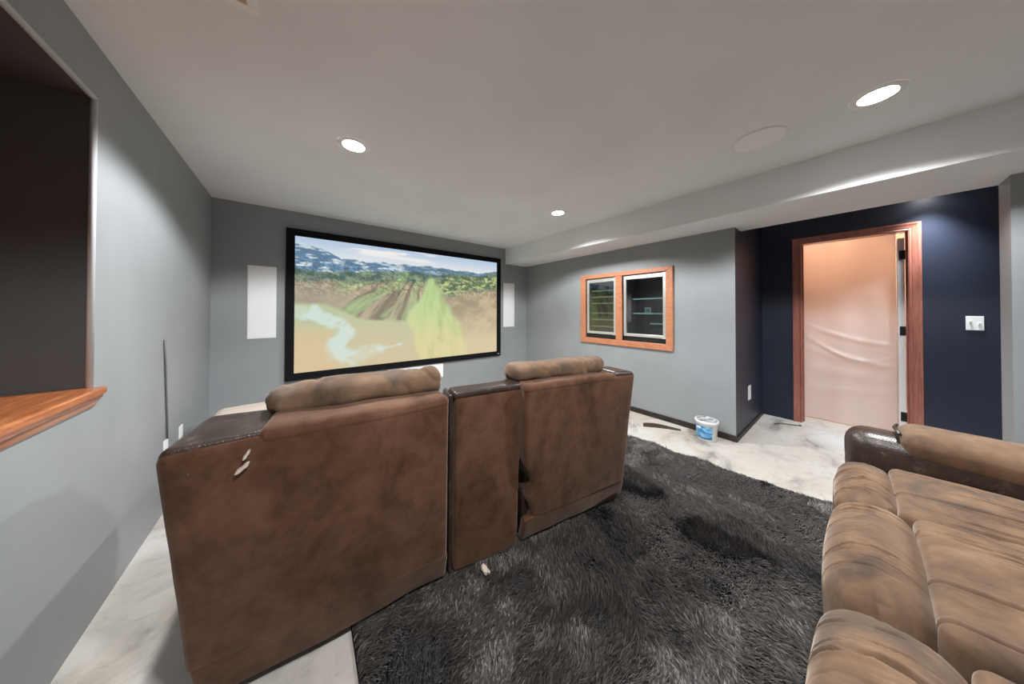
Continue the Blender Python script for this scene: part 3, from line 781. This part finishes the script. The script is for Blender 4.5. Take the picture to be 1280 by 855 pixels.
po = bpy.data.objects.new('pile', me); COL.objects.link(po); po.parent = rug; po['kind'] = 'stuff'

# ------------------------------------------------------------------ front sofa (seen from behind)
fs = thing('reclining_sofa', (0.70, 1.70, 0), 'brown suede reclining sofa with two head pillows and a middle console, facing the screen', 'sofa')
w1 = sines(1, 10, 0.8, 2.2); w2 = sines(2, 14, 2.5, 6.0)
def soft(a, b):
    def fn(P, uvw):
        d = w1(P) * a + w2(P) * b
        return np.stack([d * 0.4, d, d * 0.35], 1)
    return fn
def rear_block(bl, br, tr_, tl, zb, zt, thb, tht, fwd):
    fw = np.array([fwd[0], fwd[1], 0.0])
    a = [np.array([*bl, zb]), np.array([*br, zb]), np.array([*tr_, zt]), np.array([*tl, zt])]
    return [a[0], a[1], a[1] + fw * thb, a[0] + fw * thb, a[3], a[2], a[2] + fw * tht, a[3] + fw * tht]
fL = (math.sin(math.radians(5)), math.cos(math.radians(5)))
fR = (math.sin(math.radians(13)), math.cos(math.radians(13)))
frL = ((-0.275, 1.29), math.radians(-5)); frR = ((0.94, 1.10), math.radians(-12)); frC = ((0.597, 1.205), math.radians(-10.5))
# left seat
hexa('backrest', rear_block((-0.268, 1.285), (0.552, 1.172), (0.532, 1.118), (-0.302, 1.168), 0.155, 0.897, 0.28, 0.24, fL), 0.026, (26, 8, 26), M_sue, fs, soft(0.0035, 0.0012), (0.0, 0.006, 0.0))
hexa('hem', rear_block((-0.240, 1.305), (0.562, 1.215), (0.552, 1.166), (-0.262, 1.281), 0.035, 0.182, 0.05, 0.05, fL), 0.014, (30, 3, 6), M_sue, fs, soft(0.005, 0.002))
hexa('leather_wing', [(-0.303, 1.182, 0.862), (0.0, 1.172, 0.866), (0.0, 1.40, 0.866), (-0.303, 1.45, 0.855), (-0.296, 1.177, 0.9085), (0.0, 1.166, 0.905), (0.0, 1.39, 0.916), (-0.240, 1.435, 0.918)], 0.020, (16, 12, 4), M_leath, fs, soft(0.002, 0.001))
hexa('top_roll', [(-0.10, 1.152, 0.860), (0.535, 1.112, 0.868), (0.545, 1.40, 0.868), (-0.07, 1.40, 0.860), (-0.10, 1.160, 0.914), (0.535, 1.125, 0.914), (0.545, 1.39, 0.914), (-0.05, 1.39, 0.932)], 0.024, (22, 8, 3), M_sue, fs, soft(0.004, 0.0015))
def pillow(name, a, b, hd, hz, zc, seed):
    """bolster: a,b = end points of the axis (x,y), half depth, half height, centre height"""
    a = np.array(a, float); b = np.array(b, float); L_ = np.linalg.norm(b - a); ex = (b - a) / L_; ey = np.array([-ex[1], ex[0]])
    g1 = sines(seed, 10, 1.5, 4); g2 = sines(seed + 1, 16, 5, 11)
    ns, nr = 64, 36; V = []; 
    for i in range(ns + 1):
        s_ = i / ns; e = abs(2 * s_ - 1)
        k_ = max(0.0, 1 - max(0, (e - 0.84) / 0.16) ** 2.6) ** 0.5
        k_ = max(k_, 0.02)
        for j in range(nr):
            th = 2 * math.pi * j / nr; c_, q_ = math.cos(th), math.sin(th)
            sgn = lambda q: (1 if q >= 0 else -1)
            cy_ = sgn(c_) * abs(c_) ** 0.8 * hd * k_; cz = sgn(q_) * abs(q_) ** 0.8 * hz * k_
            V.append(np.array([*(a + ex * s_ * L_ + ey * cy_), zc + cz]))
    V = np.array(V)
    endw = np.repeat(np.array([abs(2 * i / ns - 1) for i in range(ns + 1)]), nr)
    dd = g1(V) * 0.007 + g2(V * np.array([0.55, 1, 1])) * (0.0035 + 0.008 * sst(0.5, 0.95, endw))
    rd = 1 - np.abs(g1(V * 1.7 + 3.0)); dd = dd - 0.011 * np.clip(rd - 0.75, 0, 1) * 4 * (0.3 + 0.7 * sst(0.2, 0.8, endw))
    ctr = np.repeat(np.array([np.array([*(a + ex * (i / ns) * L_), zc]) for i in range(ns + 1)]), nr, 0)
    nn = V - ctr; nn /= (np.linalg.norm(nn, axis=1)[:, None] + 1e-6)
    V = V + nn * dd[:, None]
    F = []
    for i in range(ns):
        for j in range(nr):
            j2 = (j + 1) % nr; F.append((i * nr + j, (i + 1) * nr + j, (i + 1) * nr + j2, i * nr + j2))
    F.append(tuple(range(nr))); F.append(tuple(ns * nr + j for j in range(nr))[::-1])
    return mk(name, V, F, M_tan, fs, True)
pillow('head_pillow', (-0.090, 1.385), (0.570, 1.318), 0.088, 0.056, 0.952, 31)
# left seat front
hexa('seat_cushion', cbox(0.10, 0.80, 0.26, 0.88, 0.28, 0.50, frL), 0.06, (14, 12, 4), M_sue, fs, soft(0.004, 0.002), (0, 0, 0.02))
hexa('footrest', cbox(0.10, 0.80, 0.86, 0.98, 0.07, 0.48, frL), 0.045, (14, 4, 8), M_sue, fs, soft(0.003, 0.002))
hexa('base', cbox(0.02, 0.80, 0.06, 0.90, 0.035, 0.30, frL), 0.02, (4, 4, 4), M_leath, fs)
hexa('arm', [(-0.235, 1.50, 0.035), (-0.11, 1.50, 0.035), (-0.07, 2.16, 0.035), (-0.205, 2.16, 0.035), (-0.235, 1.50, 0.54), (-0.11, 1.50, 0.54), (-0.07, 2.16, 0.54), (-0.205, 2.16, 0.54)], 0.04, (6, 10, 8), M_leath, fs)
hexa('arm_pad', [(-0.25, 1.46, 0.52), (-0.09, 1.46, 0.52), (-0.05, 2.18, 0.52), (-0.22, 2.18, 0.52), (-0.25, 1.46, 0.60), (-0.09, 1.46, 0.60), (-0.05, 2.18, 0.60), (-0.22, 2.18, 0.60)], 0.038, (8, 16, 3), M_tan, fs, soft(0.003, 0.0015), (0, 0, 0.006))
# console
hexa('console_back', rear_block((0.600, 1.212), (0.935, 1.136), (0.952, 1.124), (0.594, 1.189), 0.035, 0.885, 0.10, 0.10, (math.sin(0.18), math.cos(0.18))), 0.012, (14, 4, 24), M_sue, fs, soft(0.003, 0.0012))
hexa('console_top', [(0.584, 1.186, 0.868), (0.958, 1.118, 0.868), (0.98, 1.235, 0.868), (0.603, 1.305, 0.868), (0.586, 1.188, 0.905), (0.956, 1.122, 0.905), (0.975, 1.205, 0.912), (0.598, 1.275, 0.912)], 0.016, (10, 5, 3), M_leath, fs, soft(0.002, 0.001))
hexa('console_side', [(0.578, 1.222, 0.035), (0.594, 1.218, 0.035), (0.66, 1.95, 0.035), (0.644, 1.95, 0.035), (0.572, 1.20, 0.89), (0.588, 1.198, 0.89), (0.62, 1.34, 0.89), (0.604, 1.34, 0.89)], 0.006, (3, 8, 12), M_leath, fs)
hexa('console_body', cbox(0.01, 0.35, 0.09, 0.84, 0.035, 0.58, frC), 0.02, (5, 8, 6), M_leath, fs)
hexa('console_lid', cbox(0.0, 0.36, 0.12, 0.85, 0.575, 0.62, frC), 0.018, (8, 12, 3), M_leath, fs)
# right seat
def torn(P, uvw):
    o = soft(0.0035, 0.0012)(P, uvw)
    k_ = (1 - sst(0.0, 0.16, uvw[:, 0])) * sst(0.48, 0.42, P[:, 2]) * (0.75 + 0.25 * np.sin(P[:, 2] * 40))
    o[:, 0] += 0.050 * k_; return o
hexa('backrest', rear_block((0.958, 1.098), (1.708, 0.968), (1.706, 0.880), (0.928, 1.068), 0.155, 0.895, 0.28, 0.28, fR), 0.024, (24, 8, 24), M_sue, fs, torn, (0, 0.006, 0))
hexa('hem', rear_block((0.955, 1.130), (1.735, 1.003), (1.712, 0.966), (0.955, 1.094), 0.045, 0.175, 0.05, 0.05, fR), 0.014, (28, 3, 6), M_sue, fs, soft(0.006, 0.002))
hexa('leather_wing', [(1.545, 0.925, 0.86), (1.712, 0.884, 0.855), (1.76, 1.12, 0.85), (1.60, 1.16, 0.86), (1.545, 0.928, 0.915), (1.704, 0.890, 0.905), (1.745, 1.10, 0.905), (1.60, 1.14, 0.915)], 0.022, (8, 8, 3), M_leath, fs, soft(0.002, 0.001))
hexa('top_roll', [(0.925, 1.062, 0.865), (1.55, 0.912, 0.865), (1.61, 1.17, 0.865), (0.985, 1.32, 0.865), (0.930, 1.075, 0.908), (1.55, 0.926, 0.908), (1.60, 1.15, 0.908), (0.985, 1.30, 0.908)], 0.02, (20, 8, 3), M_sue, fs, soft(0.003, 0.0012))
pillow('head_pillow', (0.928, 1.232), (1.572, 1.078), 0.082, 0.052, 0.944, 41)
hexa('seat_cushion', cbox(0.06, 0.66, 0.26, 0.88, 0.28, 0.50, frR), 0.06, (14, 12, 4), M_sue, fs, soft(0.004, 0.002), (0, 0, 0.02))
hexa('footrest', cbox(0.06, 0.66, 0.86, 0.98, 0.07, 0.48, frR), 0.045, (14, 4, 8), M_sue, fs, soft(0.003, 0.002))
hexa('base', cbox(0.03, 0.76, 0.06, 0.90, 0.035, 0.30, frR), 0.02, (4, 4, 4), M_leath, fs)
hexa('arm', cbox(0.66, 0.80, 0.27, 0.94, 0.035, 0.60, frR), 0.04, (6, 10, 8), M_leath, fs)
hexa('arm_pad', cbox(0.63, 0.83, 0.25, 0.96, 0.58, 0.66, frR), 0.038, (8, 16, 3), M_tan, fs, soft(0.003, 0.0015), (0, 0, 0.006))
# rips in the left back
def rip(c, dirv, ln, wd):
    """small lens shaped rip lying on the rear face of the left seat; c in (x,z)"""
    xs = (c[0] + 0.30) / 0.83
    def onface(x, z):
        t = (z - 0.155) / (0.903 - 0.155); u = (x + 0.28) / 0.82
        yb = 1.285 + (1.172 - 1.285) * u; yt = 1.168 + (1.118 - 1.168) * u
        return yb + (yt - yb) * t
    d = np.array(dirv, float); d /= np.linalg.norm(d); n_ = np.array([-d[1], d[0]]); V = []; 
    for i in range(9):
        s_ = i / 8; hw = wd * (math.sin(math.pi * s_) ** 0.8) * (0.8 + 0.25 * math.sin(9 * s_)) + 0.0004
        for sg in (-1, 1):
            q = np.array(c) + d * (s_ - 0.5) * ln + n_ * hw * sg
            V.append((q[0], onface(q[0], q[1]) - 0.0135, q[1]))
    V2 = [(v[0], v[1] + 0.02, v[2]) for v in V]
    F = []
    m = len(V)
    for i in range(8):
        a = 2 * i; F.append((a, a + 1, a + 3, a + 2)); F.append((m + a, m + a + 2, m + a + 3, m + a + 1))
        F.append((a, a + 2, m + a + 2, m + a)); F.append((a + 1, m + a + 1, m + a + 3, a + 3))
    o = mk('rip', V + V2, F, M_tear, fs); o['label'] = 'small pale rip in the suede'
rip((-0.118, 0.852), (0.5, 0.87), 0.030, 0.0045)
rip((-0.128, 0.812), (0.75, 0.62), 0.042, 0.006)

# cream ottoman in front of the sofa
ot = thing('ottoman', (-0.15, 2.98, 0), 'cream padded ottoman with rounded corners between the brown sofa and the screen wall', 'ottoman')
M_cream = plain('cream_upholstery', (0.60, 0.50, 0.43, 1), 0.7, var=0.05)
hexa('cushion', cbox(-0.52, 0.22, 2.70, 3.25, 0.33, 0.498), 0.07, (16, 14, 5), M_cream, ot, soft(0.002, 0.001), (0, 0, 0.012))
hexa('base', cbox(-0.49, 0.19, 2.73, 3.22, 0.07, 0.34), 0.03, (8, 8, 4), M_cream, ot)
for (xa, ya) in ((-0.46, 2.76), (0.16, 2.76), (-0.46, 3.19), (0.16, 3.19)):
    V, F = lathe([(0.0001, 0.0), (0.018, 0.0), (0.026, 0.08), (0.0001, 0.08)], (xa, ya, 0), 14); mk('leg', V, F, M_base, ot, True)

# ------------------------------------------------------------------ tan sofa beside the camera (faces the screen)
bs = thing('reclining_sofa', (1.52, -0.35, 0), 'worn tan suede recliner sofa with wrinkled seat cushions beside the shag rug and door alcove', 'sofa')
def crease_disp(seed, xs, y0, y1, top_only=True, puff=0.0, amp=0.008, x0=0, x1=1, pucker=0.0):
    r = np.random.default_rng(seed); g1 = sines(seed, 8, 1.2, 3.0); g2 = sines(seed + 5, 14, 5.0, 10.0)
    lines = [(xc, r.uniform(0.5, 1.0) * amp, r.uniform(0.004, 0.0075), r.uniform(-0.05, 0.05), r.uniform(0, 6), r.uniform(0.0, 0.35), r.uniform(0.6, 1.0)) for xc in xs]
    if len(xs): lines += [(xc, r.uniform(0.15, 0.4) * amp, r.uniform(0.003, 0.005), r.uniform(-0.08, 0.08), r.uniform(0, 6), r.uniform(-0.1, 0.6), r.uniform(0.5, 1.0)) for xc in np.linspace(x0 + 0.05, x1 - 0.05, 11) + r.normal(0, 0.01, 11)]
    def fn(P, uvw):
        d = g1(P) * 0.004 + g2(P) * 0.0012
        yn = (P[:, 1] - y0) / (y1 - y0)
        for (xc, a, wd, sl, ph, sa, sb) in lines:
            xx_ = xc + sl * (yn - 0.5) + 0.008 * np.sin(yn * 5 + ph)
            env = sst(sa - 0.1, sa + 0.15, yn) * (1 - sst(sb - 0.1, sb + 0.2, yn))
            q = (P[:, 0] - xx_) / wd
            d = d - a * np.exp(-q * q) * env + 0.35 * a * np.exp(-((np.abs(q) - 1.9) / 1.0) ** 2) * env
        if pucker > 0:
            e = np.minimum(np.abs(P[:, 0] - x0), np.abs(P[:, 0] - x1))
            d = d + pucker * np.exp(-(e / 0.05) ** 2) * np.sin(P[:, 1] * 210 + 2 * np.sin(P[:, 1] * 37)) * np.exp(-(e / 0.035) ** 2)
        z = np.clip((P[:, 2] - 0.2) / 0.2, 0.0, 1)
        o = np.zeros_like(P); o[:, 2] = d * z; o[:, 1] = d * 0.9 * (1 - 0.4 * z)
        return o
    return fn
SEATS = [(0.635, 1.245), (1.25, 1.885), (1.89, 2.40)]
for i, (xa, xb) in enumerate(SEATS):
    wd = xb - xa
    xs = [xa + wd * f for f in np.sort(np.random.default_rng(90 + i).uniform(0.12, 0.9, 6))]
    zt = (0.500, 0.515, 0.505)[i]
    yr = (-0.165, -0.135, -0.105)[i]
    c = [(xa, yr, 0.10), (xb, yr, 0.10), (xb, 0.050, 0.10), (xa, 0.050, 0.10), (xa, yr, zt), (xb, yr, zt), (xb, 0.075, zt - 0.02), (xa, 0.075, zt - 0.02)]
    hexa('front_roll', c, 0.085, (150, 26, 26), M_tan, bs, crease_disp(300 + i, xs, yr, 0.08, amp=0.016, x0=xa, x1=xb, pucker=0.007), (0.0, 0.022, 0.022))
    c = cbox(xa, xb, -0.66, yr + 0.012, 0.28, zt - 0.004)
    hexa('seat_cushion', c, 0.035, (150, 40, 4), M_tan, bs, crease_disp(320 + i, xs[1:] + [xa + wd * 0.1], -0.66, yr, amp=0.015, x0=xa, x1=xb), (0, 0, 0.022))
    hexa('backrest', [(xa, -0.86, 0.40), (xb, -0.86, 0.40), (xb, -0.62, 0.46), (xa, -0.62, 0.46), (xa, -1.02, 0.86), (xb, -1.02, 0.86), (xb, -0.80, 0.90), (xa, -0.80, 0.90)], 0.07, (20, 8, 16), M_tan, bs, soft(0.006, 0.002), (0, 0.03, 0.015))
    hexa('head_pillow', [(xa + 0.02, -0.98, 0.84), (xb - 0.02, -0.98, 0.84), (xb - 0.02, -0.80, 0.86), (xa + 0.02, -0.80, 0.86), (xa + 0.02, -1.02, 0.98), (xb - 0.02, -1.02, 0.98), (xb - 0.02, -0.86, 0.99), (xa + 0.02, -0.86, 0.99)], 0.06, (20, 8, 6), M_tan, bs, soft(0.006, 0.003))
hexa('base', cbox(0.60, 2.44, -0.95, -0.03, 0.055, 0.30), 0.02, (6, 6, 3), M_leath, bs)
for (xa, xb) in ((2.405, 2.62), (0.415, 0.63)):
    hexa('arm', [(xa, -0.90, 0.055), (xb, -0.90, 0.055), (xb, 0.050, 0.055), (xa, 0.050, 0.055), (xa, -0.90, 0.62), (xb, -0.90, 0.62), (xb, 0.055, 0.645), (xa, 0.055, 0.645)], 0.085, (8, 20, 10), M_leath, bs, soft(0.002, 0.001), (0, 0, 0.01))
    hexa('arm_pad', [(xa - 0.035, -0.88, 0.56), (xb + 0.03, -0.88, 0.56), (xb + 0.02, -0.135, 0.56), (xa - 0.02, -0.135, 0.56), (xa - 0.035, -0.88, 0.69), (xb + 0.03, -0.88, 0.69), (xb + 0.02, -0.125, 0.685), (xa - 0.02, -0.125, 0.685)], 0.06, (14, 40, 6), M_tan, bs, crease_disp(350, [], -0.9, -0.1), (0, 0, 0.018))
    V, F = sweep([(xa + 0.02, -0.128, 0.665), ((xa + xb) / 2, -0.118, 0.675), (xb - 0.02, -0.128, 0.668)], 0.008, 8); mk('piping', V, F, M_leath, bs, True)

# ------------------------------------------------------------------ bucket, wood scrap, wire
bk = thing('plastic_tub', (3.275, 0.958, 0), 'white plastic tub with blue label and grey smeared lid by the grey wall', 'tub')
c = (3.275, 0.958, 0)
V, F = lathe([(0.0001, 0.002), (0.080, 0.0), (0.084, 0.004), (0.094, 0.165), (0.100, 0.168), (0.101, 0.192), (0.097, 0.196), (0.093, 0.190), (0.091, 0.17), (0.0001, 0.168)], c, 40); mk('pail', V, F, M_white, bk, True)
tl = NT('smeared_lid'); n = tl.noise(tl.coord(), 16, 5, 0.65, 1.5)
tl.set(Base_Color=tl.ramp(n, [(0.38, (0.06, 0.06, 0.08, 1)), (0.5, (0.30, 0.30, 0.33, 1)), (0.6, (0.75, 0.75, 0.76, 1))]), Roughness=0.3)
V, F = lathe([(0.0001, 0.193), (0.085, 0.193), (0.092, 0.196), (0.0925, 0.188)], c, 40); mk('lid', V, F, tl.m, bk, True)
tb = NT('blue_label'); n = tb.noise(tb.coord((1, 1, 2.2)), 13, 3, 0.5, 0.8)
tb.set(Base_Color=tb.ramp(n, [(0.36, (0.03, 0.12, 0.30, 1)), (0.5, (0.08, 0.30, 0.62, 1)), (0.66, (0.35, 0.62, 0.82, 1))]), Roughness=0.35)
# label arc faces the room
a_c = math.atan2(0 - c[1], 0 - c[0])
V, F = lathe([(0.0862, 0.030), (0.0936, 0.150)], c, 24, a_c - 1.45, a_c + 0.55); mk('label_band', V, F, tb.m, bk, True)
V, F = lathe([(0.0864, 0.024), (0.0868, 0.031)], c, 24, a_c - 1.45, a_c + 0.55); mk('label_edge', V, F, plain('dark_blue_print', (0.02, 0.05, 0.12, 1), 0.4), bk, True)
V, F = lathe([(0.0932, 0.118), (0.0940, 0.138)], c, 12, a_c - 1.1, a_c - 0.55); mk('label_mark', V, F, M_white, bk, True)

# broken strip of dark wood
n_ = 10; V = []; F = []
A = np.array([3.075, 1.505]); B = np.array([3.275, 1.195]); d = (B - A); nrm = np.array([-d[1], d[0]]) / np.linalg.norm(d)
for i in range(n_ + 1):
    s_ = i / n_; q = A + d * s_ + nrm * 0.018 * math.sin(math.pi * s_)
    wd = 0.026 * (1 - 0.5 * s_ ** 3); h0 = 0.001; h1 = 0.034 + 0.006 * math.sin(6 * s_) - 0.02 * s_ ** 4
    V += [(*(q - nrm * wd), h0), (*(q + nrm * wd), h0), (*(q + nrm * wd * 0.85), h1 * 0.8), (*(q - nrm * wd * 0.7), h1)]
for i in range(n_):
    for k2 in range(4):
        j = (k2 + 1) % 4; F.append((4 * i + k2, 4 * i + j, 4 * i + 4 + j, 4 * i + 4 + k2))
F.append((3, 2, 1, 0)); F.append((4 * n_, 4 * n_ + 1, 4 * n_ + 2, 4 * n_ + 3))
ws = mk('wood_scrap', V, F, wood('dark_scrap_wood', (0.02, 0.012, 0.008, 1), (0.05, 0.03, 0.02, 1), (0.12, 0.07, 0.045, 1), (8, 8, 8), 0.6, 0.0), None, False, origin=(3.175, 1.35, 0))
tag(ws, 'broken strip of dark wood lying on the concrete beside the white tub', 'wood scrap')
wr = mk('wire_offcut', *sweep([(4.30, 0.60, 0.006), (4.36, 0.55, 0.014), (4.40, 0.47, 0.012), (4.46, 0.40, 0.006), (4.50, 0.42, 0.006)], 0.004, 6), M_dark, None, True, origin=(4.4, 0.48, 0))
tag(wr, 'short thin black wire lying on the floor near the door frame', 'wire')

# small things on the floor behind the console
g_ = sines(77, 6, 10, 30)
V, N_, F = rbox_unit((0.03, 0.022, 0.05), 0.008, (3, 3, 4))
Pc = V * np.array([0.020, 0.040, 0.016]) + np.array([0.715, 1.095, 0.036]); Pc = Pc + N_ * (g_(Pc * 3) * 0.006)[:, None]
fcr = mk('foam_scrap', Pc, F, M_tear, None, True, origin=(0.72, 1.12, 0.02))
tag(fcr, 'small torn white foam scrap on the rug below the sofa console', 'foam scrap')
